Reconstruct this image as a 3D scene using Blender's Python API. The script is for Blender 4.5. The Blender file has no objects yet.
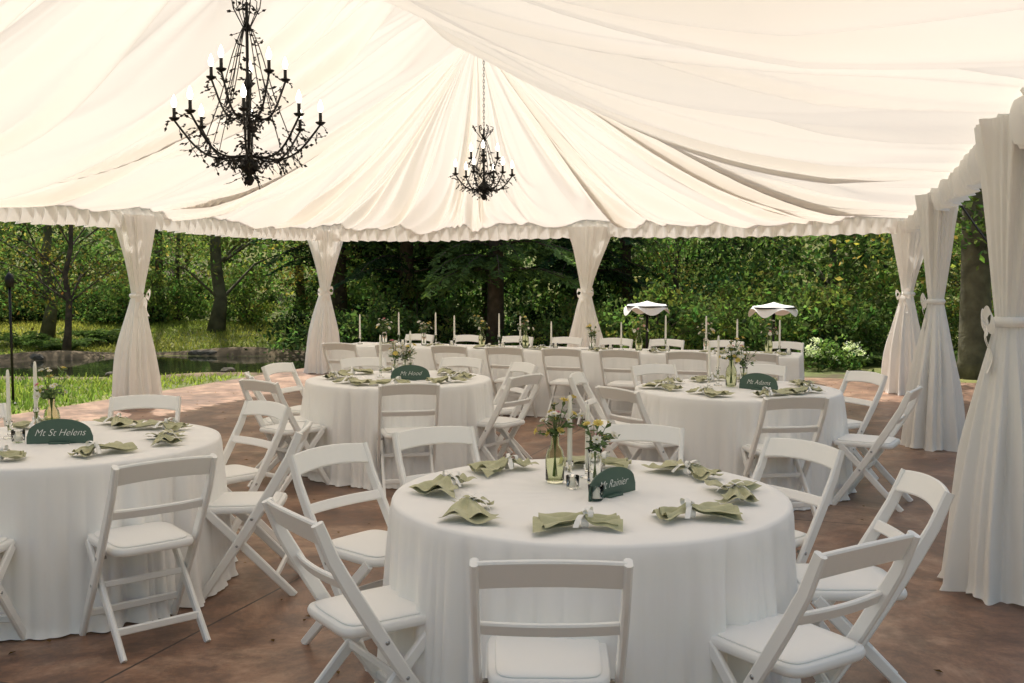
import bpy, bmesh, math, random
import numpy as np
from mathutils import Vector, Matrix
random.seed(7); rng=np.random.default_rng(11)
scene=bpy.context.scene
COL=scene.collection
pi=math.pi

# ---------------- materials ----------------
def new_mat(name):
    m=bpy.data.materials.new(name); m.use_nodes=True
    nt=m.node_tree; b=nt.nodes.get('Principled BSDF')
    return m,nt,b
def principled(name,col,rough=.6,metal=0,bump=0,bscale=30,var=0,vscale=5,sheen=0,spec=.5):
    m,nt,b=new_mat(name)
    b.inputs['Base Color'].default_value=(*col,1); b.inputs['Roughness'].default_value=rough
    b.inputs['Metallic'].default_value=metal
    b.inputs['Specular IOR Level'].default_value=spec
    if sheen: b.inputs['Sheen Weight'].default_value=sheen
    tc=nt.nodes.new('ShaderNodeTexCoord')
    if var:
        n=nt.nodes.new('ShaderNodeTexNoise'); n.inputs['Scale'].default_value=vscale; n.inputs['Detail'].default_value=3
        nt.links.new(tc.outputs['Object'],n.inputs['Vector'])
        r=nt.nodes.new('ShaderNodeValToRGB')
        r.color_ramp.elements[0].position=.3; r.color_ramp.elements[1].position=.7
        r.color_ramp.elements[0].color=(*[c*(1-var) for c in col],1)
        r.color_ramp.elements[1].color=(*[min(1,c*(1+var)) for c in col],1)
        nt.links.new(n.outputs['Fac'],r.inputs['Fac']); nt.links.new(r.outputs['Color'],b.inputs['Base Color'])
    if bump:
        n=nt.nodes.new('ShaderNodeTexNoise'); n.inputs['Scale'].default_value=bscale; n.inputs['Detail'].default_value=3
        nt.links.new(tc.outputs['Object'],n.inputs['Vector'])
        bp=nt.nodes.new('ShaderNodeBump'); bp.inputs['Strength'].default_value=bump; bp.inputs['Distance'].default_value=.02
        nt.links.new(n.outputs['Fac'],bp.inputs['Height']); nt.links.new(bp.outputs['Normal'],b.inputs['Normal'])
    return m
def fabric(name,col,trans,tcol,bump=.25,bscale=9):
    m=bpy.data.materials.new(name); m.use_nodes=True; nt=m.node_tree; nt.nodes.clear()
    out=nt.nodes.new('ShaderNodeOutputMaterial'); mix=nt.nodes.new('ShaderNodeMixShader')
    d=nt.nodes.new('ShaderNodeBsdfDiffuse'); t=nt.nodes.new('ShaderNodeBsdfTranslucent')
    d.inputs['Color'].default_value=(*col,1); t.inputs['Color'].default_value=(*tcol,1)
    mix.inputs[0].default_value=trans
    if bump:
        tc=nt.nodes.new('ShaderNodeTexCoord'); n=nt.nodes.new('ShaderNodeTexNoise')
        n.inputs['Scale'].default_value=bscale; n.inputs['Detail'].default_value=1.5
        nt.links.new(tc.outputs['Object'],n.inputs['Vector'])
        bp=nt.nodes.new('ShaderNodeBump'); bp.inputs['Strength'].default_value=bump; bp.inputs['Distance'].default_value=.02
        nt.links.new(n.outputs['Fac'],bp.inputs['Height'])
        nt.links.new(bp.outputs['Normal'],d.inputs['Normal'])
    nt.links.new(d.outputs[0],mix.inputs[1]); nt.links.new(t.outputs[0],mix.inputs[2]); nt.links.new(mix.outputs[0],out.inputs[0])
    return m
def leafmat(name,trans=.46):
    m=bpy.data.materials.new(name); m.use_nodes=True; nt=m.node_tree; nt.nodes.clear()
    out=nt.nodes.new('ShaderNodeOutputMaterial'); mix=nt.nodes.new('ShaderNodeMixShader')
    d=nt.nodes.new('ShaderNodeBsdfDiffuse'); t=nt.nodes.new('ShaderNodeBsdfTranslucent')
    a=nt.nodes.new('ShaderNodeAttribute'); a.attribute_name='Col'
    mul=nt.nodes.new('ShaderNodeMix'); mul.data_type='RGBA'; mul.blend_type='MULTIPLY'; mul.inputs[0].default_value=1
    mul.inputs[7].default_value=(1.45,1.65,.95,1)
    nt.links.new(a.outputs['Color'],d.inputs['Color']); nt.links.new(a.outputs['Color'],mul.inputs[6])
    nt.links.new(mul.outputs[2],t.inputs['Color'])
    mix.inputs[0].default_value=trans
    nt.links.new(d.outputs[0],mix.inputs[1]); nt.links.new(t.outputs[0],mix.inputs[2]); nt.links.new(mix.outputs[0],out.inputs[0])
    return m
M={}
M['liner']=fabric('liner_fabric',(.85,.81,.735),.33,(1,.955,.87),0)
M['drape']=fabric('drape_fabric',(.94,.93,.90),.20,(.95,.93,.89),0)
M['cloth']=fabric('tablecloth_fabric',(.96,.95,.93),.03,(.9,.88,.84),.2,7)
M['chair']=principled('white_resin',(.92,.91,.885),.38)
M['pad']=principled('white_vinyl',(.93,.92,.895),.5)
M['napkin']=principled('sage_linen',(.50,.49,.30),.9,bump=.2,bscale=60,var=.08,vscale=25,sheen=.2)
M['ribbon']=principled('white_ribbon',(.90,.89,.86),.5)
M['iron']=principled('black_iron',(.012,.011,.010),.45,metal=.4)
M['wax']=principled('candle_wax',(.90,.87,.79),.45)
M['sign']=principled('green_sign_paint',(.06,.115,.088),.5,var=.1)
M['ink']=principled('white_ink',(.85,.85,.82),.6)
M['wood']=principled('bark',(.09,.066,.046),.95,bump=.8,bscale=14,var=.5,vscale=6)
M['moss']=principled('mossy_bark',(.12,.11,.065),.95,bump=.8,bscale=14,var=.5,vscale=4)
M['steel']=principled('pole_aluminium',(.5,.5,.5),.35,metal=.9)
M['rock']=principled('rock_stone',(.09,.08,.06),.9,var=.4,bump=.5)
M['leaf']=leafmat('leaf')
M['stem']=principled('stem_green',(.10,.17,.05),.6)
for n,c in (('pink',(.75,.30,.40)),('yellow',(.8,.66,.2)),('white',(.85,.83,.76)),('orange',(.8,.42,.16))):
    M['fl_'+n]=principled('petal_'+n,c,.6)
m,nt,b=new_mat('clear_glass'); b.inputs['Transmission Weight'].default_value=1; b.inputs['Roughness'].default_value=.03; b.inputs['IOR'].default_value=1.18
b.inputs['Base Color'].default_value=(.97,.98,.96,1); M['glass']=m
m,nt,b=new_mat('amber_glass'); b.inputs['Transmission Weight'].default_value=1; b.inputs['Roughness'].default_value=.05; b.inputs['IOR'].default_value=1.2
b.inputs['Base Color'].default_value=(.85,.88,.7,1); M['gglass']=m
m,nt,b=new_mat('bulb'); b.inputs['Base Color'].default_value=(.9,.88,.8,1); b.inputs['Emission Color'].default_value=(1,.93,.8,1); b.inputs['Emission Strength'].default_value=6; M['bulb']=m

# ---------------- builder ----------------
class MB:
    def __init__(s): s.v=[];s.f=[];s.m=[];s.s=[];s.mats=[]
    def mi(s,k):
        if k not in s.mats: s.mats.append(k)
        return s.mats.index(k)
    def add(s,vs,fs,k,smooth=True):
        o=len(s.v); s.v.extend([tuple(p) for p in vs]); i=s.mi(k)
        for f in fs: s.f.append(tuple(a+o for a in f)); s.m.append(i); s.s.append(smooth)
    def tube(s,pts,rad,k,seg=6,cap=True):
        pts=[Vector(p) for p in pts]; n=len(pts)
        if not hasattr(rad,'__len__'): rad=[rad]*n
        vs=[];fs=[]
        prev=None
        for i,p in enumerate(pts):
            t=(pts[min(i+1,n-1)]-pts[max(i-1,0)]).normalized()
            if prev is None:
                a=Vector((0,0,1)) if abs(t.z)<.9 else Vector((1,0,0)); x=t.cross(a).normalized()
            else:
                x=(prev-t*prev.dot(t)).normalized()
            prev=x; y=t.cross(x)
            for j in range(seg):
                an=2*pi*j/seg; vs.append(p+(x*math.cos(an)+y*math.sin(an))*rad[i])
        for i in range(n-1):
            for j in range(seg):
                a=i*seg+j;b=i*seg+(j+1)%seg; fs.append((a,b,b+seg,a+seg))
        if cap: fs.append(tuple(range(seg))[::-1]); fs.append(tuple(range((n-1)*seg,n*seg)))
        s.add(vs,fs,k)
    def lathe(s,prof,c,k,seg=16):
        vs=[];fs=[];n=len(prof)
        for r,z in prof:
            for j in range(seg):
                a=2*pi*j/seg; vs.append((c[0]+r*math.cos(a),c[1]+r*math.sin(a),c[2]+z))
        for i in range(n-1):
            for j in range(seg):
                a=i*seg+j;b=i*seg+(j+1)%seg; fs.append((a,b,b+seg,a+seg))
        s.add(vs,fs,k)
    def grid(s,fn,nu,nv,k,smooth=True,wrap=False):
        vs=[];fs=[]
        for i in range(nu+1):
            for j in range(nv+1): vs.append(fn(i/nu,j/nv))
        for i in range(nu):
            for j in range(nv):
                a=i*(nv+1)+j; fs.append((a,a+1,a+nv+2,a+nv+1))
        s.add(vs,fs,k,smooth)
    def sweep(s,pts,U,w,t,k):
        pts=[Vector(p) for p in pts]; n=len(pts); vs=[];fs=[]
        if not hasattr(w,'__len__'): w=[w]*n
        c=min(min(w),t)*.28
        for i,p in enumerate(pts):
            T=(pts[min(i+1,n-1)]-pts[max(i-1,0)]).normalized()
            N=T.cross(Vector(U)).normalized(); V=N.cross(T).normalized()
            ww=w[i]
            for a,b in ((ww/2-c,t/2),(ww/2,t/2-c),(ww/2,-t/2+c),(ww/2-c,-t/2),(-ww/2+c,-t/2),(-ww/2,-t/2+c),(-ww/2,t/2-c),(-ww/2+c,t/2)):
                vs.append(p+V*a+N*b)
        for i in range(n-1):
            for j in range(8):
                a=i*8+j;b=i*8+(j+1)%8; fs.append((a,b,b+8,a+8))
        fs.append(tuple(range(8))[::-1]); fs.append(tuple(range((n-1)*8,n*8)))
        s.add(vs,fs,k,False)
    def rbox(s,c,size,k,bev=.01,seg=3,mat=None):
        bm=bmesh.new(); bmesh.ops.create_cube(bm,size=1)
        for v in bm.verts: v.co=Vector((v.co.x*size[0],v.co.y*size[1],v.co.z*size[2]))
        bmesh.ops.bevel(bm,geom=bm.edges[:],offset=bev,segments=seg,profile=.5,affect='EDGES')
        if mat: bmesh.ops.transform(bm,matrix=mat,verts=bm.verts)
        bm.verts.index_update()
        s.add([v.co+Vector(c) for v in bm.verts],[[v.index for v in f.verts] for f in bm.faces],k,True); bm.free()
    def mesh(s,name):
        me=bpy.data.meshes.new(name); me.from_pydata(s.v,[],s.f)
        for k in s.mats: me.materials.append(M[k])
        me.polygons.foreach_set('material_index',s.m); me.polygons.foreach_set('use_smooth',s.s)
        if len(s.f)<20000:
            bm=bmesh.new(); bm.from_mesh(me); bmesh.ops.recalc_face_normals(bm,faces=bm.faces); bm.to_mesh(me); bm.free()
        me.update()
        return me
def obj(name,me,loc=(0,0,0),rz=0,parent=None,sc=1):
    o=bpy.data.objects.new(name,me); COL.objects.link(o); o.location=loc; o.rotation_euler=(0,0,rz); o.scale=(sc,sc,sc)
    if parent: o.parent=parent
    return o
def empty(name,loc=(0,0,0),rz=0):
    return obj(name,None,loc,rz)

# ---------------- tent frame ----------------
R0=Vector((5.45,13.7)); an=math.atan2(.335,.942)
UD=Vector((math.sin(an),math.cos(an))); VD=Vector((-math.cos(an),math.sin(an)))
B=4.57; EZ=2.46; RZ=4.2; NB=2
def TW(u,v,z):
    if v<B and u<0 and u>-30: v=v-.016*min(-u,10)*(1-max(v,0)/B)
    p=R0+UD*u+VD*v; return (p.x,p.y,z)
tent=empty('frame_tent')
def liner_section(mb,A,Bp,C,D,seed,nw,nt_,tri=False):
    r=random.Random(seed); n=25; amps=[.20+1.15*r.random()**1.2 for _ in range(80)]
    ph=[r.random()*6.28 for _ in range(8)]
    wl=math.hypot(Bp[0]-A[0],Bp[1]-A[1]); wr=math.hypot(D[0]-C[0],D[1]-C[1])
    sag=.20 if tri else .15
    def f(w,t):
        ua=A[0]*(1-t)+C[0]*t; va=A[1]*(1-t)+C[1]*t
        ub=Bp[0]*(1-t)+D[0]*t; vb=Bp[1]*(1-t)+D[1]*t
        u=ua*(1-w)+ub*w; v=va*(1-w)+vb*w
        W=(wl*(1-t)+wr*t)/B
        z=EZ+(RZ-EZ)*t-.25*math.sin(pi*t)
        x=w*n+1.2*math.sin(w*11+ph[0])+.6*math.sin(w*23+ph[4])+.9*math.sin(t*3.5+w*9+ph[1])+3.2*math.sin(pi*t)*(w-.5)
        x=max(0,x+4)
        k=int(x)
        e=lambda q:(1-math.cos(pi*min(1,q*13)))/2
        win=e(w)*e(1-w)*min(1,(1-t)*9)
        Wf=min(1,W*1.3)
        s1=abs(math.sin(pi*x))
        p=-.115*amps[k]*s1*(.7+.3*math.sin(t*4.5+k*1.7+ph[5]))
        p+=.105*math.sin(2*pi*x*.17+t*2.9+ph[2])+.060*math.sin(2*pi*x*.31-t*4+ph[3])
        p+=.014*math.sin(2*pi*x*1.3+t*7+ph[6])*max(0,math.sin(w*7+t*4+ph[7]))
        z+=p*win*Wf*(.45+.55*min(1,t*5))
        z-=sag*4*w*(1-w)*(.25+.75*math.sin(pi*min(1,t*.9+.05)))*min(1,W)
        return TW(u,v,z)
    mb.grid(f,nw,nt_,'liner')
W2=2*B
mb=MB()
ap=(-B,B)
k=0
for A,Bp in (((0,0),(0,B)),((0,B),(0,W2)),((-B,0),(0,0)),((0,W2),(-B,W2))):
    liner_section(mb,A,Bp,ap,ap,100+k,320,40,True); k+=1
for i in range(NB):
    u0=-B*(i+1);u1=-B*(i+2)
    liner_section(mb,(u1,0),(u0,0),(u1,B),(u0,B),200+i,320,40)
    liner_section(mb,(u0,W2),(u1,W2),(u0,B),(u1,B),300+i,320,40)
obj('ceiling_liner',mb.mesh('ceiling_liner'),parent=tent)
mb=MB()
def valance(A,Bp,seed,out):
    L=math.hypot(Bp[0]-A[0],Bp[1]-A[1]); r=random.Random(seed); p1,p2,p3=[r.random()*6.28 for _ in range(3)]
    def f(w,t):
        u=A[0]+(Bp[0]-A[0])*w; v=A[1]+(Bp[1]-A[1])*w; s=w*L
        d=(.020+.036*t)*math.sin(s*36+p1+1.3*math.sin(s*2.1))+.026*t*math.sin(s*19+p2+math.sin(s*5))
        if .22<t<.30: d*=.3
        d+=.05*math.sin(pi*t)
        q=(s%B)/B
        z=2.50-.29*t-.03*t*math.sin(pi*q)+.010*t*math.sin(s*31+p3)
        return TW(u-out[0]*d,v-out[1]*d,z)
    mb.grid(f,int(L*60),14,'drape')
LE=-(NB+1)*B
valance((0,0),(0,W2),1,(1,0)); valance((LE,0),(0,0),2,(0,-1)); valance((0,W2),(LE,W2),3,(0,1))
obj('eave_valance',mb.mesh('eave_valance'),parent=tent)
mb=MB()
for a,b_ in (((0,0),(0,W2)),((-2.19*B,0),(0,0)),((LE,W2),(0,W2))):
    mb.tube([TW(a[0],a[1],2.53),TW(b_[0],b_[1],2.53)],.035,'steel',8)
obj('eave_beams',mb.mesh('eave_beams'),parent=tent)
def drape_mesh(seed,half=(1,1)):
    r=random.Random(seed); ph=[r.random()*6.28 for _ in range(6)]
    mb=MB(); H=2.36; zk=1.37
    def f(th,t):
        z=H*(1-t); a=2*pi*th
        if z>zk:
            q=(z-zk)/(H-zk); rx=.075+.235*q**1.15; ry=.065+.10*q**.9; am=.06+.22*q
        else:
            q=1-z/zk; rx=.075+.18*(1-(1-q)**1.7)+.03*q; ry=.065+.15*(1-(1-q)**1.6)+.03*q; am=.06+.20*min(1,q*2)
        fold=math.sin(9*a+ph[0]+.5*math.sin(2*a+t*3))*.6+math.sin(14*a+ph[1]+t*1.2)*.4+.3*math.sin(23*a+ph[2]+.6*math.sin(t*9))
        m=1+am*.8*fold*(1+.25*math.sin(t*11+3*a))
        lean=.03*math.sin(t*5+ph[3])
        if t>.985: m*=1.06
        return (rx*m*math.cos(a)+lean,ry*m*math.sin(a),z+(.012*math.sin(7*a) if t>.97 else 0)+.004)
    mb.grid(f,220,60,'drape')
    mb.grid(lambda a,t:((.083+.012*math.sin(pi*t))*math.cos(2*pi*a),(.073+.012*math.sin(pi*t))*math.sin(2*pi*a),zk-.025+.05*t),24,5,'drape')
    for sx in (-1,1):
        def loop(a,t,sx=sx):
            x=sx*(.02+.11*math.sin(pi*a)); z=zk+.05*math.sin(2*pi*a)+.01*sx; y=-.10-.015*math.cos(a*6)
            return (x,y-.02*t+.0,z+ (t-.5)*.045)
        mb.grid(loop,16,3,'drape')
        mb.grid(lambda a,t,sx=sx:(sx*(.015+.06*a)+ (t-.5)*.05,-.10-.015*math.sin(a*7),zk-.02-.24*a),12,3,'drape')
    mb.tube([(0,0,0),(0,0,2.5)],.03,'steel',8)
    return mb.mesh('leg_drape')
legs=[(0,0),(0,B),(0,W2)]+[(-B*i,0) for i in range(1,NB+2)]+[(-B*i,W2) for i in range(1,NB+2)]
dms=[drape_mesh(s) for s in range(4)]
for i,(u,v) in enumerate(legs):
    if u==0 and v==0: rz=-an-pi/4
    elif u==0 and v==W2: rz=-an+pi/4
    elif u==0: rz=-an
    elif v==0: rz=-an-pi/2
    else: rz=-an+pi/2
    obj('leg_drape',dms[i%4],TW(u,v,0),rz,tent)
def chandelier(loc,R,H,nl,nu,top,seed):
    r=random.Random(seed); mb=MB()
    mb.tube([(0,0,.05),(0,0,H*.95)],.011,'iron',8)
    mb.lathe([(0,0),(.02,.01),(.035,.04),(.015,.07),(.05,.10),(.07,.13),(.05,.17),(.02,.2),(.012,.25)],(0,0,0),'iron',12)
    mb.lathe([(.012,H*.5),(.035,H*.52),(.02,H*.55),(.012,H*.57)],(0,0,0),'iron',10)
    zc=H*.95
    z=zc; i=0
    while z<top:
        pts=[]
        for q in range(9):
            a=2*pi*q/8; x=.009*math.cos(a); pts.append((x if i%2 else 0,0 if i%2 else x,z+.02+.02*math.sin(a)))
        mb.tube(pts,.0028,'iron',4,False); z+=.032; i+=1
    mb.lathe([(.0,top),(.05,top-.01),(.05,top-.03),(.01,top-.05)],(0,0,0),'iron',12)
    leaves=[]
    ls=min(1,R*2)
    def twig(p,d,L):
        p=Vector(p); pts=[p]
        for q in range(3):
            d=(d+Vector((r.uniform(-.5,.5),r.uniform(-.5,.5),r.uniform(-.4,.4)))).normalized(); p=p+d*L/3; pts.append(p); leaves.append((p,d.copy()))
        mb.tube(pts,.0022,'iron',3,False)
    def arm(a,rr,z0,z1,dip):
        ca,sa=math.cos(a),math.sin(a); pts=[]
        for q in range(13):
            t=q/12; x=rr*(t**.8); z=z0+(z1-z0)*t**2.6-dip*math.sin(pi*min(1,t*1.15))
            pts.append(Vector((x*ca,x*sa,z)))
        mb.tube(pts,[.0075]*13,'iron',5)
        e=pts[-1]
        mb.lathe([(0,-.005),(.02,0),(.034,.012),(.036,.018),(.012,.012),(.013,.03)],e,'iron',10)
        mb.lathe([(.0115,.015),(.0115,.085),(.0,.087)],e,'iron',8)
        mb.lathe([(.008,.085),(.017,.102),(.019,.120),(.012,.145),(.001,.172)],e,'bulb',10)
        for q in range(1,12):
            for _ in range(2 if q%2 else 3):
                p=pts[q]; twig(p,Vector((r.uniform(-1,1),r.uniform(-1,1),r.uniform(-1.2,.3))).normalized(),r.uniform(.04,.11)*ls)
        d=Vector((ca,sa,-.25)); p=e.copy(); pp=[p]
        for q in range(3):
            d=(d+Vector((r.uniform(-.7,.7),r.uniform(-.7,.7),r.uniform(-.6,.1)))).normalized(); p=p+d*.025; pp.append(p); leaves.append((p,d.copy())); leaves.append((p,-d))
        mb.tube(pp,.002,'iron',3,False)
        w=[]
        for q in range(11):
            t=q/10; x=rr*.62*math.sin(t*pi*.5)*(1-.28*math.sin(pi*t)); zz=H*.86+(pts[8].z-H*.86)*t
            w.append(Vector((x*ca,x*sa,zz)))
        mb.tube(w,.0035,'iron',4,False)
        for q in range(1,11):
            if r.random()<.4: twig(w[q],Vector((r.uniform(-1,1),r.uniform(-1,1),r.uniform(-.5,1))).normalized(),r.uniform(.03,.06))
    for i in range(nl): arm(2*pi*i/nl+.2,R*.93,H*.16,H*.33,H*.03)
    for i in range(nu): arm(2*pi*i/nu+.5,R*.5,H*.38,H*.56,H*.04)
    for i in range(6):
        a=2*pi*i/6; ca,sa=math.cos(a),math.sin(a)
        mb.tube([(0.01*ca,.01*sa,H*.8),(.05*ca,.05*sa,H*.86),(.09*ca,.09*sa,H*.92),(.10*ca,.10*sa,H*.97),(.07*ca,.07*sa,H*.98)],.004,'iron',4)
        for _ in range(3): twig((.08*ca,.08*sa,H*.9),Vector((r.uniform(-1,1),r.uniform(-1,1),r.uniform(0,1))),.06)
    for _ in range(40):
        twig((r.uniform(-.03,.03),r.uniform(-.03,.03),r.uniform(.05,.22)),Vector((r.uniform(-1,1),r.uniform(-1,1),r.uniform(-.9,.3))).normalized(),r.uniform(.05,.17)*ls)
    for p,d in leaves:
        s=r.uniform(.014,.026)*(.6+.4*ls); x=d.cross(Vector((r.uniform(-1,1),r.uniform(-1,1),r.uniform(-1,1)))).normalized()
        mb.add([p,p+d*s*.6+x*s*.45,p+d*s*1.5,p+d*s*.6-x*s*.45],[(0,1,2,3)],'iron',False)
    me=mb.mesh('chandelier')
    return obj('chandelier',me,loc)
chandelier((-1.80,6.88,2.22),.52,1.30,8,5,1.78,3)
chandelier((-.30,10.75,2.42),.33,.80,6,3,1.60,5)

# ---------------- tables ----------------
def skirt(mb,per,cx,cy,ztop,seed,folds,flare=.03,amp=.085,k='cloth',inner=6):
    r=random.Random(seed); ph=[r.random()*6.28 for _ in range(8)]
    n=len(per); vs=[];fs=[]
    vs.append((cx,cy,ztop))
    rings=[]
    for j in range(1,inner+1):
        q=j/inner*.985
        rings.append([(cx+(x-cx)*q,cy+(y-cy)*q,ztop+.0012*math.sin(x*23+y*11+ph[0])+.001*math.sin(y*31-x*9)) for x,y,nx,ny,s in per])
    rings.append([(x+nx*.004,y+ny*.004,ztop-.003) for x,y,nx,ny,s in per])
    rings.append([(x+nx*.009,y+ny*.009,ztop-.012) for x,y,nx,ny,s in per])
    NZ=26
    for j in range(1,NZ+1):
        f=j/NZ; z=(ztop-.015)*(1-f)+.006*f
        ring=[]
        for x,y,nx,ny,s in per:
            a=s*2*pi
            w1=2*abs(math.sin(.5*(folds*a+ph[1])+.55*math.sin(3*a+ph[2])+.15*f))**.75-1
            w2=math.sin(round(folds*.55)*a+ph[3]+.8*math.sin(2*a+ph[4])-.3*f)
            w3=2*abs(math.sin(.5*round(folds*1.6)*a+ph[5]+.4*math.sin(5*a)))**.8-1
            d=.012+flare*f**1.1+amp*(f**.6)*(.42*w1*(.6+.5*math.sin(4*a+ph[7]))+.35*w2*f**.3+.22*w3)*(.75+.4*math.sin(5*a+ph[6]))
            if f>.96: d+=.012*(f-.96)/.04
            ring.append((x+nx*d,y+ny*d,z))
        rings.append(ring)
    for rg in rings: vs.extend(rg)
    for i in range(n): fs.append((0,1+i,1+(i+1)%n))
    for j in range(len(rings)-1):
        for i in range(n):
            a=1+j*n+i;b=1+j*n+(i+1)%n; fs.append((a,b,b+n,a+n))
    mb.add(vs,fs,k)
def round_table(loc,seed):
    n=480; R=.755; per=[(R*math.cos(2*pi*i/n),R*math.sin(2*pi*i/n),math.cos(2*pi*i/n),math.sin(2*pi*i/n),i/n) for i in range(n)]
    mb=MB(); skirt(mb,per,0,0,.755,seed,36)
    t=MB(); t.lathe([(0,.715),(.72,.715),(.72,.74),(0,.74)],(0,0,0),'wood',48)
    for a in range(4): t.tube([(.5*math.cos(a*pi/2),.5*math.sin(a*pi/2),0),(.45*math.cos(a*pi/2),.45*math.sin(a*pi/2),.715)],.016,'steel',6)
    o=obj('round_table',t.mesh('round_table'),loc); c=obj('tablecloth',mb.mesh('tablecloth'),parent=o)
    return o
TF=(.30,3.83);TL=(-2.29,5.07);T2=(-.94,8.25);T3=(1.70,7.5)
for i,t in enumerate((TF,TL,T2,T3)): round_table((t[0],t[1],0),20+i)
L2=2.78;hw=.38
def rect_per(hx,hy,n=900,cr=.03):
    pts=[];tot=4*(hx+hy)
    for i in range(n):
        s=i/n*tot
        if s<2*hx: p=(-hx+s,-hy,0,-1)
        elif s<2*hx+2*hy: p=(hx,-hy+s-2*hx,1,0)
        elif s<4*hx+2*hy: p=(hx-(s-2*hx-2*hy),hy,0,1)
        else: p=(-hx,hy-(s-4*hx-2*hy),-1,0)
        x,y,nx,ny=p
        dx=hx-abs(x);dy=hy-abs(y)
        if dx<.12 and dy<.12:
            nx2=math.copysign(max(0,1-dx/.12),x);ny2=math.copysign(max(0,1-dy/.12),y)
            if abs(nx)<.5: nx=nx2
            if abs(ny)<.5: ny=ny2
            l=math.hypot(nx,ny); nx/=l;ny/=l
        pts.append((x,y,nx,ny,i/n))
    return pts
HC=(.52,11.72); hrz=-an
mb=MB(); skirt(mb,rect_per(L2,hw),0,0,.755,77,80,.03,.045)
t=MB(); t.rbox((0,0,.73),(5.5,.74,.025),'wood',.004,1)
for x in (-2.6,-.9,.9,2.6):
    for y in (-.3,.3): t.tube([(x,y,0),(x,y,.72)],.015,'steel',6)
ho=obj('banquet_table',t.mesh('banquet_table'),(HC[0],HC[1],0),hrz); obj('tablecloth',mb.mesh('head_cloth'),parent=ho)
def HT(a,b):
    c,s=math.cos(hrz),math.sin(hrz); return (HC[0]+a*c-b*s,HC[1]+a*s+b*c)
# ---------------- chairs ----------------
def chair_mesh():
    mb=MB(); X=.208
    stile=[(-.292,.825),(-.24,.70),(-.178,.59),(-.10,.46),(.0,.30),(.20,0.0)]
    for sx in (-1,1):
        mb.sweep([(sx*X,y,z) for y,z in stile],(0,1,0),[.040,.046,.050,.050,.047,.040],.024,'chair')
        mb.sweep([(sx*(X-.027),.165,.425),(sx*(X-.027),-.02,.24),(sx*(X-.027),-.255,0.0)],(0,1,0),[.044,.044,.038],.022,'chair')
    tl=Vector((0,-.43,.9)).normalized()
    def slat(zc,w,bow,arch=0,t=.018):
        pts=[]
        y=-.292+(.825-zc)/(.825-.46)*.192
        for i in range(13):
            q=i/12*2-1; pts.append((q*X,y-bow*(1-q*q),zc+arch*(1-q*q)))
        mb.sweep(pts,tl,w,t,'chair')
    slat(.783,.092,.028,.014); slat(.605,.045,.022)
    def seatpad(z0,th,hx,hyf,hyb,k,crown):
        def f(a,t):
            th_=2*pi*a; c,s=math.cos(th_),math.sin(th_)
            e=.30; x=math.copysign(abs(c)**e,c); y=math.copysign(abs(s)**e,s)
            hx_=hx*(1+.04*y)
            yy=y*(hyf if y>0 else hyb)
            if t<.25: q=t/.25; return (x*hx_*.97*q,yy*.97*q,z0)
            if t<.75:
                q=(t-.25)/.5; m=.97+.03*math.sin(pi*q); return (x*hx_*m,yy*m,z0+th*q)
            q=(1-t)/.25; return (x*hx_*.97*q,yy*.97*q,z0+th+crown*(1-q*q))
        mb.grid(f,64,16,k)
    seatpad(.418,.032,.184,.225,.185,'chair',0)
    seatpad(.449,.010,.160,.200,.162,'pad',.006)
    mb.sweep([(-X,.125,.115),(X,.125,.115)],(0,0,1),.034,.018,'chair')
    mb.sweep([(-X+.03,-.165,.10),(X-.03,-.165,.10)],(0,0,1),.034,.018,'chair')
    mb.sweep([(-X+.03,.0,.265),(X-.03,.0,.265)],(0,0,1),.028,.014,'chair')
    for sx in (-1,1):
        mb.tube([(sx*(X+.0135),-.055,.40),(sx*(X-.03),-.055,.40)],.008,'steel',8)
        mb.tube([(sx*(X+.0135),.02,.265),(sx*(X-.03),.02,.265)],.007,'steel',8)
    return mb.mesh('folding_chair')
CH=chair_mesh()
def chair(x,y,fx,fy,jit=.06):
    a=math.atan2(fy,fx)-pi/2+random.uniform(-jit,jit)
    return obj('folding_chair',CH,(x,y,0),a)
def chair_at(T,deg,r,twist=0):
    a=math.radians(deg); x=T[0]+r*math.cos(a); y=T[1]+r*math.sin(a)
    b=a+pi+math.radians(twist); chair(x,y,math.cos(b),math.sin(b),.03)
for d,r_,tw in ((-102,.92,12),(-53,.95,-3),(-6,.98,4),(35,.98,0),(73,1.0,3),(122,1.05,-3),(156,.98,-14),(209,.90,6)): chair_at(TF,d,r_,tw)
for d,r_,tw in ((-48,.98,0),(0,.93,5),(50,.95,0),(92,1.0,5),(-95,.95,0),(-140,.95,0),(140,.95,0),(180,.95,0)): chair_at(TL,d,r_,tw)
for d,r_,tw in ((-80,.86,0),(-22,.88,-15),(28,.9,0),(68,.95,0),(112,.95,0),(155,.95,5),(198,.92,0),(222,1.02,10)): chair_at(T2,d,r_,tw)
for d,r_,tw in ((-85,.88,5),(-145,.90,0),(165,.95,0),(112,.95,0),(68,.95,0),(22,.95,0),(-32,.98,0)): chair_at(T3,d,r_,tw)
for i,a in enumerate((-2.35,-1.65,-.95,-.3,.35,1.0,1.7,2.4)):
    x,y=HT(a,-.68); q=HT(a,0); chair(x,y,q[0]-x,q[1]-y)
    x,y=HT(a+.1,.68); chair(x,y,q[0]-x,q[1]-y)

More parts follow.
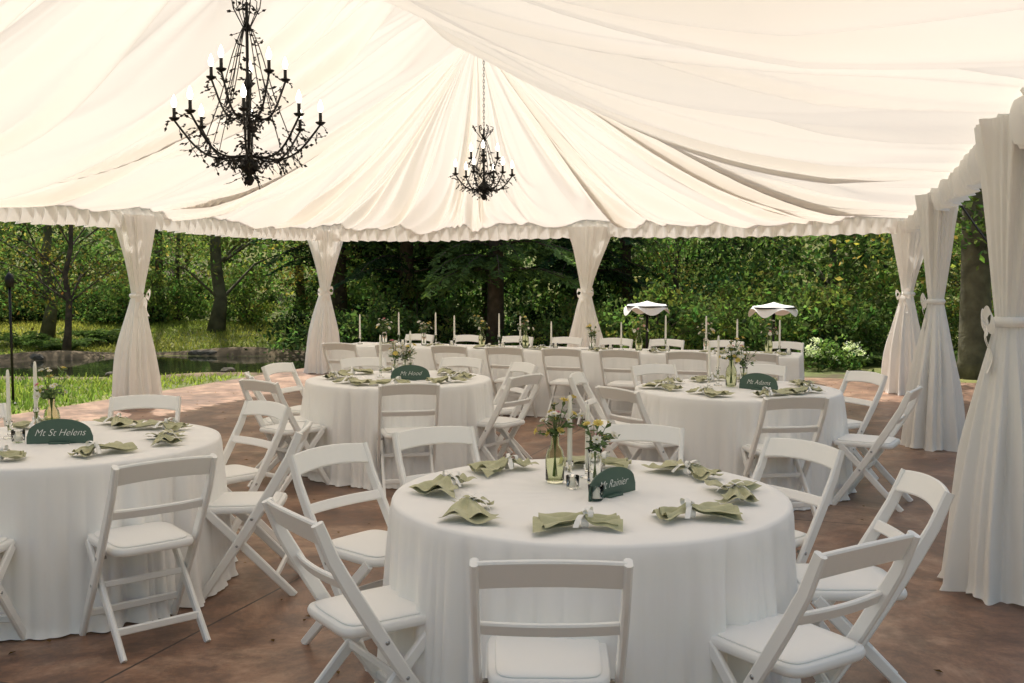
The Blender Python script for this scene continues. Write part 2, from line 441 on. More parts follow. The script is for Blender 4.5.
# ---------------- tabletop things ----------------
def napkin_mesh(seed):
    r=random.Random(seed); mb=MB(); ph=[r.random()*6.28 for _ in range(6)]
    L1=r.uniform(.085,.11); L2_=r.uniform(.13,.16)
    for side,L,wm in ((-1,L1,.050),(1,L2_,.075)):
        for layer in range(2):
            sk=r.uniform(-.3,.3)
            def f(a,t,side=side,L=L,wm=wm,layer=layer,sk=sk):
                q=a; hw=.016+(wm-.012*layer)*(q**.8); c=(t-.5)*2
                x=side*(L*(1-.12*layer)*q*(1+sk*c*q*.5-.06*abs(c))); y=c*hw+ .014*math.sin(2.5*q+ph[4])*side
                z=.004+.007*layer+.026*math.exp(-q*3.2)+.0095*q**.5*(1+math.sin(c*(4.6+2.4*layer)+ph[layer]+side+q*1.2))*(1-.35*c*c)+.0035*math.sin(q*8+c*3+ph[2])+.003
                return (x,y,z)
            mb.grid(f,14,22,'napkin')
    mb.grid(lambda a,t:(-.010+.020*t,.020*math.cos(2*pi*a),.019+.016*math.sin(2*pi*a)),16,2,'ribbon')
    for s in (-1,1):
        mb.grid(lambda a,t,s=s:(.0+(t-.5)*.015+s*.025*a,s*(.004+.05*a),.036+.014*math.sin(pi*a)-.022*a),10,2,'ribbon')
        mb.grid(lambda a,t,s=s:((t-.5)*.014-.015*math.sin(pi*a),s*(.028*math.sin(pi*a)),.038+.010*math.sin(2*pi*a)+.006),10,2,'ribbon')
    return mb.mesh('folded_napkin')
NP=[napkin_mesh(s) for s in range(6)]
ZT=.757
def napkins(T,off,n=8,r=.55,lst=None):
    for i in range(n):
        a=math.radians(off+i*360/n)+random.uniform(-.05,.05); rr=r+random.uniform(-.03,.02)
        obj('folded_napkin',random.choice(NP),(T[0]+rr*math.cos(a),T[1]+rr*math.sin(a),ZT),a+pi/2+random.uniform(-.7,.5)+(pi if random.random()<.4 else 0),sc=1.25)
napkins(TF,-98);napkins(TL,-50);napkins(T2,-85);napkins(T3,-80)
def taper_mesh(hh,L,k='glass'):
    mb=MB()
    mb.lathe([(0,0),(.030,0),(.032,.006),(.012,.014),(.009,.03),(.010,hh-.03),(.016,hh-.022),(.016,hh),(.0115,hh),(.0115,hh-.02),(0,hh-.02)],(0,0,0),k,14)
    mb.lathe([(.0108,hh-.018),(.0105,hh+.05),(.009,hh+L-.03),(.006,hh+L-.005),(.0,hh+L)],(0,0,0),'wax',12)
    mb.tube([(0,0,hh+L-.002),(.001,0,hh+L+.010)],.0011,'iron',4)
    return mb.mesh('taper_candle')
TPs=[taper_mesh(.09,.27),taper_mesh(.06,.25),taper_mesh(.14,.25)]
def vase_mesh(seed,kind=0):
    r=random.Random(seed); mb=MB()
    if kind==0: prof=[(0,.002),(.028,.002),(.033,.01),(.034,.09),(.028,.115),(.015,.135),(.014,.165),(.018,.17),(.0155,.168),(.0125,.165),(.013,.135),(.026,.113),(.031,.088),(.031,.012),(0,.010)]; g='gglass';zt=.165
    else: prof=[(0,.002),(.024,.002),(.027,.01),(.022,.11),(.026,.125),(.024,.125),(.020,.11),(.024,.012),(0,.010)]; g='glass';zt=.12
    mb.lathe(prof,(0,0,0),g,18)
    cols=['fl_pink','fl_yellow','fl_white','fl_white','fl_white','fl_yellow','fl_white']
    main=r.choice(cols)
    for i in range(15):
        a=r.uniform(0,6.28); sp=r.uniform(.01,.08); h=zt+r.uniform(.01,.14)
        p0=Vector((.008*math.cos(a+3),.008*math.sin(a+3),.02)); p1=Vector((.006*math.cos(a),.006*math.sin(a),zt)); p2=Vector((sp*math.cos(a),sp*math.sin(a),h))
        mb.tube([p0,p1,(p1+p2)/2+Vector((0,0,.01)),p2],.0014,'stem',4)
        kcol=r.choice(cols+[main]*3)
        d=(p2-p1).normalized(); R=r.uniform(.011,.023)
        ax=d.cross(Vector((.3,.2,.9))).normalized() if abs(d.z)<.99 else Vector((1,0,0)); ay=d.cross(ax)
        for lay in range(3):
            n=9-lay*2
            for q in range(n):
                b=2*pi*q/n+lay*.4; e=(ax*math.cos(b)+ay*math.sin(b)); s_=ax*-math.sin(b)+ay*math.cos(b); rr=R*(1-.25*lay)
                up=d*(rr*(.2+.45*lay))
                mb.add([p2,p2+e*rr*.6+s_*rr*.32+up*.6,p2+e*rr+up,p2+e*rr*.6-s_*rr*.32+up*.6],[(0,1,2,3)],kcol,False)
        mb.lathe([(0,-.003),(.004,-.002),(.005,.002),(0,.005)],p2,'fl_yellow',7)
        for q in range(6):
            t=r.uniform(.2,.95); p=p1.lerp(p2,t); e=Vector((r.uniform(-1,1),r.uniform(-1,1),r.uniform(-.2,.6))).normalized(); s_=e.cross(d).normalized()
            L=r.uniform(.02,.045); mb.add([p,p+e*L*.5+s_*L*.22,p+e*L,p+e*L*.5-s_*L*.22],[(0,1,2,3)],'stem',False)
    return mb.mesh('flower_vase')
VS=[vase_mesh(1,0),vase_mesh(2,1),vase_mesh(5,1),vase_mesh(9,0)]
mb=MB(); mb.lathe([(0,.001),(.026,.001),(.030,.008),(.034,.065),(.031,.065),(.027,.012),(0,.010)],(0,0,0),'glass',18); mb.lathe([(0,.011),(.023,.011),(.023,.03),(0,.031)],(0,0,0),'wax',14)
VOT=mb.mesh('votive_candle')
def sign_mesh():
    mb=MB(); W=.16;Hh=.125; prof=[(-W,0)]
    for i in range(25):
        t=i/24; x=-W+2*W*t; z=.035+ (Hh-.035)*math.sqrt(max(0,1-(2*t-1)**2))**.9
        prof.append((x,z))
    prof.append((W,0)); n=len(prof); vs=[(x,-.003,z) for x,z in prof]+[(x,.003,z) for x,z in prof]
    fs=[tuple(range(n)),tuple(range(2*n-1,n-1,-1))]+[(i,i+n,(i+1)%n+n,(i+1)%n) for i in range(n)]
    mb.add(vs,fs,'sign',False)
    mb.rbox((0,0,.004),(.10,.045,.01),'sign',.002,1)
    return mb.mesh('table_sign')
SG=sign_mesh()
def sign(x,y,rz,txt):
    o=obj('table_sign',SG,(x,y,ZT),rz)
    cu=bpy.data.curves.new('lettering','FONT'); cu.body=txt; cu.size=.050; cu.align_x='CENTER'; cu.shear=.45; cu.extrude=.0004; cu.space_character=1.02; cu.offset=-.0007
    cu.materials.append(M['ink'])
    t=bpy.data.objects.new('lettering',cu); COL.objects.link(t); t.parent=o; t.location=(0,-.0042,.040); t.rotation_euler=(pi/2,0,0); t.scale=(.92,1,1)
    return o
def put(name,me,x,y,sc=1): return obj(name,me,(x,y,ZT),random.uniform(0,6),sc=sc)
put('flower_vase',VS[0],.175,4.02,1.15); put('taper_candle',TPs[0],.235,4.02); put('taper_candle',TPs[1],.315,4.12); put('flower_vase',VS[1],.335,3.98,1.15)
put('votive_candle',VOT,.315,3.69,.9); sign(.385,3.77,.80,'Mt Rainier').scale=(.88,.88,.88); put('votive_candle',VOT,.24,3.90,.8)
sign(-2.28,4.98,.12,'Mt St Helens'); put('flower_vase',VS[3],-2.42,5.2,1.2); put('taper_candle',TPs[0],-2.62,5.15); put('votive_candle',VOT,-2.5,5.0); put('taper_candle',TPs[1],-2.72,5.05); put('taper_candle',TPs[2],-2.55,5.3)
sign(-.83,8.1,.1,'Mt Hood'); put('flower_vase',VS[2],-.98,8.3,1.2); put('taper_candle',TPs[0],-1.1,8.3); put('taper_candle',TPs[2],-.86,8.4); put('flower_vase',VS[1],-.9,8.35,1.2)
sign(1.84,7.4,-.75,'Mt Adams'); put('flower_vase',VS[0],1.68,7.6,1.25); put('taper_candle',TPs[0],1.5,7.55); put('taper_candle',TPs[2],1.6,7.7); put('flower_vase',VS[2],1.78,7.62,1.2)
for a in np.linspace(-2.5,2.5,13):
    x,y=HT(a+random.uniform(-.1,.1),random.uniform(-.05,.12)); put('taper_candle',random.choice(TPs),x,y,1.05)
for a in np.linspace(-2.3,2.35,8):
    x,y=HT(a+random.uniform(-.1,.1),random.uniform(-.1,.1)); put('flower_vase',random.choice(VS),x,y,1.25)
    x,y=HT(a+.2,-.22); obj('folded_napkin',random.choice(NP),(x,y,ZT),random.uniform(0,3),sc=1.15)
    x,y=HT(a+.3,0); put('votive_candle',VOT,x,y)

# ---------------- ground, patio ----------------
m,nt,b=new_mat('stained_concrete'); M['patio']=m
tc=nt.nodes.new('ShaderNodeTexCoord')
n1=nt.nodes.new('ShaderNodeTexNoise'); n1.inputs['Scale'].default_value=1.1; n1.inputs['Detail'].default_value=7; n1.inputs['Roughness'].default_value=.75; n1.inputs['Distortion'].default_value=.6
n2=nt.nodes.new('ShaderNodeTexNoise'); n2.inputs['Scale'].default_value=5; n2.inputs['Detail'].default_value=7; n2.inputs['Roughness'].default_value=.8
r1=nt.nodes.new('ShaderNodeValToRGB'); r1.color_ramp.elements[0].position=.40; r1.color_ramp.elements[1].position=.60
r1.color_ramp.elements[0].color=(.165,.090,.058,1); r1.color_ramp.elements[1].color=(.40,.255,.17,1)
x=r1.color_ramp.elements.new(.5); x.color=(.27,.148,.092,1)
mx=nt.nodes.new('ShaderNodeMix'); mx.data_type='RGBA'; mx.blend_type='MULTIPLY'; mx.inputs[0].default_value=.9
r2=nt.nodes.new('ShaderNodeValToRGB'); r2.color_ramp.elements[0].position=.40; r2.color_ramp.elements[1].position=.58
r2.color_ramp.elements[0].color=(.56,.54,.52,1); r2.color_ramp.elements[1].color=(1.12,1.12,1.12,1)
for n in (n1,n2): nt.links.new(tc.outputs['Object'],n.inputs['Vector'])
nt.links.new(n1.outputs['Fac'],r1.inputs['Fac']); nt.links.new(n2.outputs['Fac'],r2.inputs['Fac'])
nt.links.new(r1.outputs['Color'],mx.inputs[6]); nt.links.new(r2.outputs['Color'],mx.inputs[7])
sep=nt.nodes.new('ShaderNodeSeparateXYZ'); nt.links.new(tc.outputs['Object'],sep.inputs[0])
def math_(op,a,b_=None):
    n=nt.nodes.new('ShaderNodeMath'); n.operation=op
    for i,x in enumerate((a,b_)):
        if x is None: continue
        if isinstance(x,(int,float)): n.inputs[i].default_value=x
        else: nt.links.new(x,n.inputs[i])
    return n.outputs[0]
ds=[]
for ax,off in ((0,102.9),(1,101.1)):
    q=math_('ABSOLUTE',math_('SUBTRACT',math_('FRACT',math_('DIVIDE',math_('ADD',sep.outputs[ax],off),3.8)),.5))
    ds.append(math_('LESS_THAN',q,.0016))
jm=math_('MAXIMUM',ds[0],ds[1])
mj=nt.nodes.new('ShaderNodeMix'); mj.data_type='RGBA'; nt.links.new(jm,mj.inputs[0]); nt.links.new(mx.outputs[2],mj.inputs[6]); mj.inputs[7].default_value=(.05,.034,.025,1)
nt.links.new(mj.outputs[2],b.inputs['Base Color'])
rr=nt.nodes.new('ShaderNodeMapRange'); rr.inputs[3].default_value=.25; rr.inputs[4].default_value=.60; nt.links.new(n2.outputs['Fac'],rr.inputs[0]); nt.links.new(rr.outputs[0],b.inputs['Roughness'])
mb=MB(); mb.rbox((0,0,0),(17.5,34,.1),'patio',.008,2)
p_=R0+UD*(-15.2)+VD*1.15
obj('patio',mb.mesh('patio'),(p_.x,p_.y,-.05),-an)
m,nt,b=new_mat('lawn_ground'); M['ground']=m
tc=nt.nodes.new('ShaderNodeTexCoord'); n1=nt.nodes.new('ShaderNodeTexNoise'); n1.inputs['Scale'].default_value=.3; n1.inputs['Detail'].default_value=6; n1.inputs['Roughness'].default_value=.7
nt.links.new(tc.outputs['Object'],n1.inputs['Vector']); r1=nt.nodes.new('ShaderNodeValToRGB')
e=r1.color_ramp.elements; e[0].position=.36; e[0].color=(.09,.065,.035,1); e[1].position=.62; e[1].color=(.26,.25,.07,1)
x=e.new(.48); x.color=(.13,.16,.04,1)
nt.links.new(n1.outputs['Fac'],r1.inputs['Fac']); nt.links.new(r1.outputs['Color'],b.inputs['Base Color']); b.inputs['Roughness'].default_value=.95
def prad(a): return 1+.13*math.sin(2*a+1)+.09*math.sin(3*a+2)+.05*math.sin(7*a)
PC=(-6.2,18.4); PX,PY=3.2,2.3
def pd(x,y):
    dx=(x-PC[0])/PX;dy=(y-PC[1])/PY; return math.hypot(dx,dy)/prad(math.atan2(dy,dx))
def gh(x,y):
    d=math.hypot(x,y-8); t=max(0,min(1,(d-32)/26)); z=-.03+7*t*t*(3-2*t)+ (.4*math.sin(x*.3)*math.cos(y*.25) if d>32 else 0)*t
    if y>19 and x<-2:
        s=max(0,min(1,(y-20.5)/6)); z+=.42*s*s*(3-2*s)*max(0,min(1,(-2-x)/2))
    return z
mb=MB(); mb.grid(lambda a,c_:((a-.5)*400,(c_-.5)*400+8,gh((a-.5)*400,(c_-.5)*400+8)),200,200,'ground')
obj('ground',mb.mesh('ground'))
m,nt,b=new_mat('pond_water'); M['water']=m; b.inputs['Base Color'].default_value=(.02,.025,.012,1); b.inputs['Roughness'].default_value=.05
tc=nt.nodes.new('ShaderNodeTexCoord'); n1=nt.nodes.new('ShaderNodeTexNoise'); n1.inputs['Scale'].default_value=4; nt.links.new(tc.outputs['Object'],n1.inputs['Vector'])
bp=nt.nodes.new('ShaderNodeBump'); bp.inputs['Strength'].default_value=.10; bp.inputs['Distance'].default_value=.02; nt.links.new(n1.outputs['Fac'],bp.inputs['Height']); nt.links.new(bp.outputs['Normal'],b.inputs['Normal'])
mb=MB(); mb.add([(0,0,0)]+[(PX*prad(2*pi*i/60)*math.cos(2*pi*i/60),PY*prad(2*pi*i/60)*math.sin(2*pi*i/60),0) for i in range(60)],[(0,1+i,1+(i+1)%60) for i in range(60)],'water',False)
obj('pond',mb.mesh('pond'),(PC[0],PC[1],-.016))
m=principled('bank_soil',(.17,.125,.07),.95,bump=.6,bscale=8,var=.5,vscale=3); M['soil']=m
def bank(a,t):
    th=2*pi*a; q=1.0+.28*t+.04*math.sin(9*th)*t; z=-.028+.13*math.sin(pi*t)*(1+.5*math.sin(5*th+1)) *(1 if math.sin(th)>-.2 else .25)
    r_=prad(th)*q; return (PC[0]+PX*r_*math.cos(th),PC[1]+PY*r_*math.sin(th),z-.01)
mb=MB(); mb.grid(bank,90,8,'soil'); obj('pond_bank',mb.mesh('pond_bank'))

# ---------------- vegetation ----------------
def quads_mesh(name,V,Cc,trunk=None,mats=('leaf',)):
    N=len(V); tv=np.zeros((0,3)); tf=[]
    if trunk: tv=np.array(trunk.v); tf=trunk.f
    nv=N*4+len(tv); me=bpy.data.meshes.new(name)
    me.vertices.add(nv); me.vertices.foreach_set('co',np.concatenate([V.reshape(-1,3),tv]).astype(np.float32).ravel())
    la=np.arange(N*4,dtype=np.int32)
    starts=np.arange(N,dtype=np.int32)*4
    if trunk:
        ext=[];st=[];o=N*4
        for f in tf: st.append(o); ext.extend([i+N*4 for i in f]); o+=len(f)
        la=np.concatenate([la,np.array(ext,dtype=np.int32)]); starts=np.concatenate([starts,np.array(st,dtype=np.int32)])
    me.loops.add(len(la)); me.loops.foreach_set('vertex_index',la)
    me.polygons.add(len(starts)); me.polygons.foreach_set('loop_start',starts)
    for k in mats: me.materials.append(M[k])
    mi=np.zeros(len(starts),dtype=np.int32); mi[N:]=1; me.polygons.foreach_set('material_index',mi)
    sm=np.zeros(len(starts),dtype=bool); sm[N:]=True; me.polygons.foreach_set('use_smooth',sm)
    ca=me.color_attributes.new('Col','FLOAT_COLOR','POINT')
    cc=np.ones((nv,4),dtype=np.float32)*.05; cc[:N*4,:3]=np.repeat(Cc,4,axis=0); cc[:,3]=1
    ca.data.foreach_set('color',cc.ravel())
    me.update(calc_edges=True); me.validate(); return me
def leaf_quads(C,size,aspect=.55,flat=.0,dirs=None):
    N=len(C); d=rng.normal(size=(N,3)) if dirs is None else dirs+rng.normal(size=(N,3))*.25
    d/=np.linalg.norm(d,axis=1)[:,None]
    q=rng.normal(size=(N,3)); q[:,2]+=flat; 
    w=np.cross(d,q); w/=np.linalg.norm(w,axis=1)[:,None]+1e-9
    s=size*(.6+.8*rng.random(N))[:,None]
    nrm=np.cross(d,w)
    return np.stack([C-d*s*.5,C+w*s*aspect*.5+nrm*s*.08,C+d*s*.5,C-w*s*aspect*.5+nrm*s*.08],axis=1)
PAL={'mid':(.098,.150,.052),'yel':(.21,.235,.075),'dark':(.036,.062,.026),'lite':(.15,.215,.075),'blue':(.052,.10,.052),'gold':(.28,.225,.07)}
def clumps(centres,rad,nl,size,pal,flatz=.6,aspect=.55):
    Cs=[];Cl=[]
    for c_ in centres:
        n=int(nl*random.uniform(.5,1.4)); R=rad*random.uniform(.5,1.35)
        p=rng.normal(size=(n,3))*R*.5; p[:,2]*=flatz
        p[:,2]-=.25*(p[:,0]**2+p[:,1]**2)/R
        base=np.array(PAL[random.choice(pal)])*random.uniform(.5,1.35)
        Cs.append(np.array(c_)+p); Cl.append(base*(.7+.6*rng.random((n,1)))*(1+.12*rng.normal(size=(n,3))))
    C=np.concatenate(Cs); K=np.clip(np.concatenate(Cl),.004,.6)
    return leaf_quads(C,size,aspect,1.2),K
def broadleaf(seed,h,cr,zlow,pal,size=.11,ncl=90,nl=95,lean=0,tr=.16,bark='wood'):
    r=random.Random(seed); T=MB(); path=[]
    x=y=0
    for i in range(9):
        t=i/8; path.append(Vector((x,y,h*.85*t-.05))); x+=r.uniform(-.12,.12)+lean; y+=r.uniform(-.12,.12)
    T.tube(path,[tr*(1-.8*i/8)*(1.35 if i==0 else 1) for i in range(9)],bark,9)
    cs=[]
    for i in range(ncl):
        z=zlow+(h-zlow)*r.random()**1.25; q=(z-zlow)/(h-zlow); R=cr*(math.sin(pi*min(1,q*.8+.22))**.6 if q*.8+.22<1 else .1)*math.sqrt(r.random())
        a=r.uniform(0,6.28); ti=min(7,int(z/h/.85*8)); b0=path[max(1,ti-1)]
        c_=Vector((b0.x+R*math.cos(a),b0.y+R*math.sin(a),z)); cs.append(c_)
        if i%3==0: 
            m_=(b0+c_)/2+Vector((0,0,.25)); T.tube([b0,m_,c_],[tr*.25,tr*.14,.008],bark,5,False)
    V,K=clumps(cs,.75,nl,size,pal)
    return quads_mesh('tree',V,K,T,('leaf',bark))
def conifer(seed,h,rb,pal=('dark','blue','mid'),zlow=1.0):
    r=random.Random(seed); T=MB(); T.tube([(0,0,-.05),(0.03,0,h*.5),(0,0,h)],[.2,.12,.01],'wood',9)
    Cs=[];Ds=[];K=[]
    z=zlow
    while z<h-.3:
        R=rb*(1-z/h)**.8
        for _ in range(5):
            a=r.uniform(0,6.28); ca,sa=math.cos(a),math.sin(a); L=R*r.uniform(.7,1.1)
            pts=[Vector((ca*L*t,sa*L*t,z+.25*L*math.sin(t*2)*.6-.32*L*t*t)) for t in (0,.25,.5,.75,1)]
            T.tube(pts,[.03,.022,.016,.01,.004],'wood',4,False)
            col=np.array(PAL[r.choice(pal)])*r.uniform(.6,1.3)
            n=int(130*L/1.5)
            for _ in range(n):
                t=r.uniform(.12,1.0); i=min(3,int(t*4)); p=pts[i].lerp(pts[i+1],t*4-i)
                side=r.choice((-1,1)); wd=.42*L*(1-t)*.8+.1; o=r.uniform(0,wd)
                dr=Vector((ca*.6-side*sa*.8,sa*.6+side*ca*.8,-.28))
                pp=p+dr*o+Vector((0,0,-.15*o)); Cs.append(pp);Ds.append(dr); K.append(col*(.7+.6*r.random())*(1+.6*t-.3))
        z+=r.uniform(.2,.34)
    C=np.array([tuple(c_) for c_ in Cs]); D=np.array([tuple(c_) for c_ in Ds]); D/=np.linalg.norm(D,axis=1)[:,None]
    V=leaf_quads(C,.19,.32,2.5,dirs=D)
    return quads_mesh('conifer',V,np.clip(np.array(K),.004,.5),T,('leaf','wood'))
def region(n,x0,x1,y0,y1,zmax,pw=1.1): return [(random.uniform(x0,x1),random.uniform(y0,y1),.1+zmax*random.random()**pw) for _ in range(n)]
def slope(cs,y0,y1):
    return [(x,y,z*(.5+.5*(y-y0)/(y1-y0))) for x,y,z in cs]
sets=[(slope(region(400,-30,-3,28,36,5.0),28,36),('mid','lite','yel','mid','lite','gold','dark')),
      (slope(region(260,-3,6,22.5,29,5.0),22.5,29),('dark','mid','mid','blue','lite')),
      (slope(region(260,5,15,20,27,5.0),20,27),('mid','lite','yel','mid','dark')),
      (region(150,11.5,17,4,22,4.5),('mid','dark','lite','yel')),
      (region(100,-28,-18,8,28,4.5),('mid','lite','yel','dark'))]
Vs=[];Ks=[]
for cs,pal in sets:
    V,K=clumps(cs,.95,105,.155,pal); Vs.append(V);Ks.append(K)
obj('forest_foliage',quads_mesh('forest_foliage',np.concatenate(Vs),np.concatenate(Ks)))
cs=[]
for i in range(380):
    a=random.uniform(-1.3,1.3)+pi/2; R=random.uniform(35,42); cs.append((R*math.cos(a),6+R*math.sin(a),random.uniform(0,9)))
V,K=clumps(cs,2.3,75,.50,('dark','mid','mid','dark')); obj('distant_trees',quads_mesh('distant_trees',V,K))
TA=[broadleaf(1,7,2.6,1.5,('lite','mid','yel'),bark='moss',size=.10,ncl=64),broadleaf(2,8,3.0,1.5,('mid','lite','lite','yel'),ncl=70,bark='moss',tr=.14),broadleaf(3,6,2.4,1.3,('yel','lite','mid','gold'),ncl=60,tr=.09,size=.09)]
def tree(me,x,y,rz=None,sc=1,name='alder_tree'): return obj(name,me,(x,y,gh(x,y)),random.uniform(0,6) if rz is None else rz,sc=sc)
for (i,x,y,s) in ((0,-7.3,24.5,1.1),(1,-11,23.5,1.0),(2,-9.3,27.5,1),(0,-15,25,1.1),(2,-5.2,27.5,1),(2,-3.2,25.5,.9),
                  (1,7.2,22.5,.85),(2,9.4,19.8,.8),(2,3.9,23.5,.85),(1,11.3,12,.8),(2,-17,14,1),(2,-9.3,20.7,.9),(1,-13.2,19.5,.8)):
    tree(TA[i],x,y,sc=s)
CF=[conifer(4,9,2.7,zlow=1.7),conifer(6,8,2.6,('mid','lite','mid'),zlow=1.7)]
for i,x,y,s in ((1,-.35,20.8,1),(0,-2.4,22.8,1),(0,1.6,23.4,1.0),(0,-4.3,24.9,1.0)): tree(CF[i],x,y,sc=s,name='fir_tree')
T=MB(); T.tube([(0,0,-.1),(.02,0,.3),(.0,.03,1.5),(-.05,0,3),(.05,.1,8)],[.38,.27,.23,.21,.12],'moss',14)
cs=[(random.uniform(-2.2,2.2),random.uniform(-2,2),random.uniform(2.4,7)) for _ in range(70)]
for q in range(0,70,4): T.tube([(0,0,min(6.5,cs[q][2])),((cs[q][0])/2,cs[q][1]/2,cs[q][2]+.2),cs[q]],[.06,.04,.01],'wood',5,False)
V,K=clumps(cs,.8,90,.12,('yel','lite','mid','gold')); obj('maple_tree',quads_mesh('maple_tree',V,K,T,('leaf','moss')),(7.5,16.1,-.03))
for x,y,r_ in ((-.45,24,.2),(-9.9,28,.10),(-6.1,29,.12),(2.8,23.4,.12)):
    T=MB(); T.tube([(0,0,-.1),(random.uniform(-.2,.2),0,3),(random.uniform(-.4,.4),0,9)],[r_*1.2,r_,r_*.5],'wood',9)
    for _ in range(7):
        a=random.uniform(0,6.28); z=random.uniform(1.2,6); T.tube([(0,0,z),(.6*math.cos(a),.6*math.sin(a),z+.1),(1.4*math.cos(a),1.4*math.sin(a),z+random.uniform(-.2,.5))],[.035,.02,.006],'wood',4,False)
    obj('tree_trunk',T.mesh('tree_trunk'),(x,y,gh(x,y)))
def shrub(seed,R,h,pal,n=26,size=.10):
    random.seed(seed); cs=[]; T=MB()
    for i in range(n):
        a=random.uniform(0,6.28);q=math.sqrt(random.random())*R; z=h*random.random()*(1-.5*q/R)+.1; cs.append((q*math.cos(a),q*math.sin(a),z)); 
        if i%2==0: T.tube([(0,0,0),(q*.4*math.cos(a),q*.4*math.sin(a),z*.7),cs[-1]],[.02,.012,.004],'wood',4,False)
    V,K=clumps(cs,.36,90,size,pal); return quads_mesh('shrub',V,K,T,('leaf','wood'))
SH=[shrub(31,.8,1.1,('mid','lite')),shrub(32,.9,1.6,('yel','lite','mid')),shrub(33,1,.9,('dark','mid'))]
random.seed(99)
for i in range(58):
    if i<24: x=random.uniform(1,10.5); y=random.uniform(18.8,20.8)-.25*max(0,x-5)
    elif i<34: x=random.uniform(-4.5,1); y=random.uniform(20,22)
    elif i<40: x=random.uniform(9,12); y=random.uniform(8,17)
    else: x=random.uniform(-16,-3.5); y=random.uniform(26,28.5)
    obj('shrub',random.choice(SH),(x,y,gh(x,y)),random.uniform(0,6),sc=random.uniform(.6,1.2))
def fern_mesh(seed):
    r=random.Random(seed); Cs=[];Ds=[];K=[];T=MB()
    for f_ in range(16):
        a=r.uniform(0,6.28);L=r.uniform(.5,.9);ca,sa=math.cos(a),math.sin(a)
        P=lambda t:Vector((ca*L*t,sa*L*t,L*(1.0*t-.75*t*t)))
        T.tube([P(t) for t in (0,.3,.6,1)],.004,'stem',3,False)
        col=np.array(PAL['lite'])*r.uniform(.6,1.2)
        for q in range(26):
            t=.1+.9*q/26; w=.13*math.sin(pi*(t*.9+.08))
            for s in (-1,1):
                d=Vector((-sa*s,ca*s,-.15))+Vector((ca,sa,0))*.3; Cs.append(tuple(P(t)+d*w*.5)); Ds.append(tuple(d.normalized())); K.append(col)
    V=leaf_quads(np.array(Cs),.13,.25,2,dirs=np.array(Ds)); return quads_mesh('fern',V,np.array(K),T,('leaf','stem'))
FN=[fern_mesh(1),fern_mesh(2)]
for i in range(26):
    if i<10: x,y=random.uniform(-14,-8.5),random.uniform(20.5,23)
    elif i<20: x,y=random.uniform(2,9.5),random.uniform(17.6,19)
    else: x,y=random.uniform(8.3,10.5),random.uniform(9,16)
    obj('fern',random.choice(FN),(x,y,gh(x,y)),random.uniform(0,6),sc=random.uniform(.7,1.1))
V,K=clumps([(random.uniform(-.5,.5),random.uniform(-.3,.3),random.uniform(.1,.45)) for _ in range(12)],.3,80,.09,('lite','mid'))
wc=[(random.uniform(-.6,.6),random.uniform(-.4,.2),random.uniform(.25,.6)) for _ in range(16)]
Vw,Kw=clumps(wc,.09,60,.04,('mid',)); Kw=np.ones_like(Kw)*np.array((.8,.8,.72))
obj('hydrangea_bush',quads_mesh('hydrangea_bush',np.concatenate([V,Vw]),np.concatenate([K,Kw])),(5.7,17.6,-.03))
N=80000
gx=rng.uniform(-17,-3,N); gy=rng.uniform(11,27,N)
keep=[]
for i in range(N):
    rel=Vector((gx[i],gy[i]))-R0; u=rel.dot(UD); v=rel.dot(VD)
    if (v<10.05 and u<1.95): continue
    q=pd(gx[i],gy[i])
    if q<1.02 or (q<1.3 and rng.random()<.75): continue
    if gx[i]>-5.5 and rng.random()<.5: continue
    keep.append(i)
gx=gx[keep];gy=gy[keep];n=len(gx); hgt=.04+.07*rng.random(n)**2; a=rng.uniform(0,6.28,n); w=.013
gz=np.array([gh(gx[i],gy[i]) for i in range(n)])-.002
bx=np.stack([gx,gy,gz],1); dx=np.stack([np.cos(a)*w,np.sin(a)*w,np.zeros(n)],1); tip=bx+np.stack([rng.normal(size=n)*.04,rng.normal(size=n)*.04,hgt],1)
V=np.stack([bx-dx,bx+dx,tip+dx*.3,tip-dx*.3],1); pn=np.sin(gx*.9)*np.cos(gy*.7+1)+rng.normal(size=n)*.5
K=np.where((pn>0)[:,None],np.array((.27,.31,.08)),np.array((.16,.23,.06)))
K=np.where((gy>20.8)[:,None],K*np.array((1.3,1.05,1.2)),K)*(.7+.6*rng.random((n,1)))
obj('grass',quads_mesh('grass',V,K))
N=900; lx=rng.uniform(-6,8.5,N); ly=rng.uniform(2.5,17,N)
C=np.stack([lx,ly,np.full(N,.006)],1); d=rng.normal(size=(N,3)); d[:,2]=0; d/=np.linalg.norm(d,axis=1)[:,None]; wv=np.stack([-d[:,1],d[:,0],np.zeros(N)],1)
s=.010+.014*rng.random((N,1)); V=np.stack([C-d*s,C+wv*s*.5+[0,0,.004],C+d*s,C-wv*s*.5+[0,0,.002]],1); K=np.array((.16,.10,.05))*(.6+rng.random((N,1)))
obj('fallen_leaves',quads_mesh('fallen_leaves',V,K))
for i in range(9):
    a=random.uniform(0,6.28); bm=bmesh.new(); bmesh.ops.create_icosphere(bm,subdivisions=2,radius=1)
    sc=random.uniform(.07,.15)
    for v in bm.verts: v.co=Vector((v.co.x*sc*1.3,v.co.y*sc,v.co.z*sc*.6))*(1+random.uniform(-.12,.12))
    me=bpy.data.meshes.new('rock'); bm.to_mesh(me); bm.free(); me.materials.append(M['rock'])
    obj('rock',me,(PC[0]+PX*1.08*prad(a)*math.cos(a),PC[1]+PY*1.08*prad(a)*math.sin(a),.03))
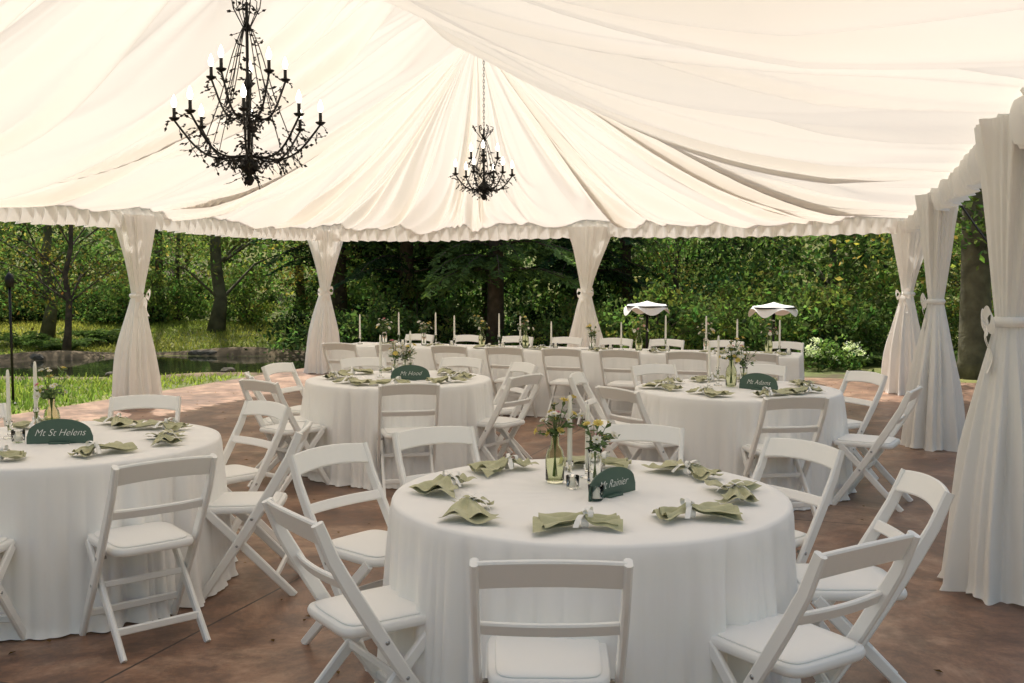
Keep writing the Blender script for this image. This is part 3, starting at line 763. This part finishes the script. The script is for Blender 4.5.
def cocktail(x,y,seed):
    mb=MB(); mb.tube([(0,0,0),(0,0,1.12)],.022,'iron',8)
    mb.lathe([(0,.0),(.26,.0),(.25,.02),(.03,.04)],(0,0,0),'iron',20); mb.lathe([(0,1.12),(.34,1.12),(.34,1.14),(0,1.14)],(0,0,0),'iron',24)
    def f(a,t):
        th=2*pi*a; R=.37*t; z=1.150+.07*(1-t)**2+ (-.10*max(0,t-.85)/.15*(1+.6*math.sin(4*th+seed)))+.012*math.sin(5*th+seed)*t
        return (R*math.cos(th)*(1+.06*math.sin(3*th)),R*math.sin(th),z)
    mb.grid(f,48,12,'cloth'); return obj('cocktail_table',mb.mesh('cocktail_table'),(x,y,0))
cocktail(2.2,16.2,1); cocktail(4.05,15.4,4)
mb=MB(); mb.tube([(0,0,0),(0,0,1.55)],.016,'iron',6); mb.lathe([(0,1.5),(.05,1.5),(.06,1.62),(.02,1.68),(0,1.70)],(0,0,0),'iron',8); mb.lathe([(0,0),(.09,0),(.08,.02),(0,.03)],(0,0,0),'iron',10)
obj('garden_lamp',mb.mesh('garden_lamp'),(-6.4,12.7,-.03))
for u in (-B,-2*B):
    p=TW(u,-.1,2.4); q=TW(u-.2,-1.7,0); mb=MB(); mb.tube([p,q],.010,'iron',5); o=obj('guy_rope',mb.mesh('guy_rope'),parent=tent)

# ---------------- light, camera ----------------
w=bpy.data.worlds.new("World"); scene.world=w; w.use_nodes=True; nt=w.node_tree
bg=nt.nodes.get('Background'); sky=nt.nodes.new('ShaderNodeTexSky'); sky.sky_type='NISHITA'; sky.sun_disc=False
EL=math.radians(57); sh=Vector((-.35,.94)).normalized(); sky.sun_elevation=EL; sky.sun_rotation=math.atan2(sh.x,sh.y)
sky.dust_density=5; sky.ozone_density=.3; sky.air_density=1.5
nt.links.new(sky.outputs[0],bg.inputs[0]); bg.inputs[1].default_value=.15
sl=bpy.data.lights.new('sun','SUN'); sl.energy=5; sl.angle=math.radians(.53); sl.color=(1,.955,.89)
so=bpy.data.objects.new('sun',sl); COL.objects.link(so); sv=Vector((sh.x*math.cos(EL),sh.y*math.cos(EL),math.sin(EL)))
so.rotation_euler=sv.to_track_quat('Z','Y').to_euler(); so.location=(0,0,20)
cd=bpy.data.cameras.new('camera'); cd.lens=35; cd.sensor_width=36; cd.clip_end=1000
co=bpy.data.objects.new('camera',cd); COL.objects.link(co); co.location=(0,0,1.59); co.rotation_euler=(pi/2-math.radians(3.65),0,0); scene.camera=co
scene.view_settings.view_transform='Standard'; scene.view_settings.look='None'; scene.view_settings.exposure=0
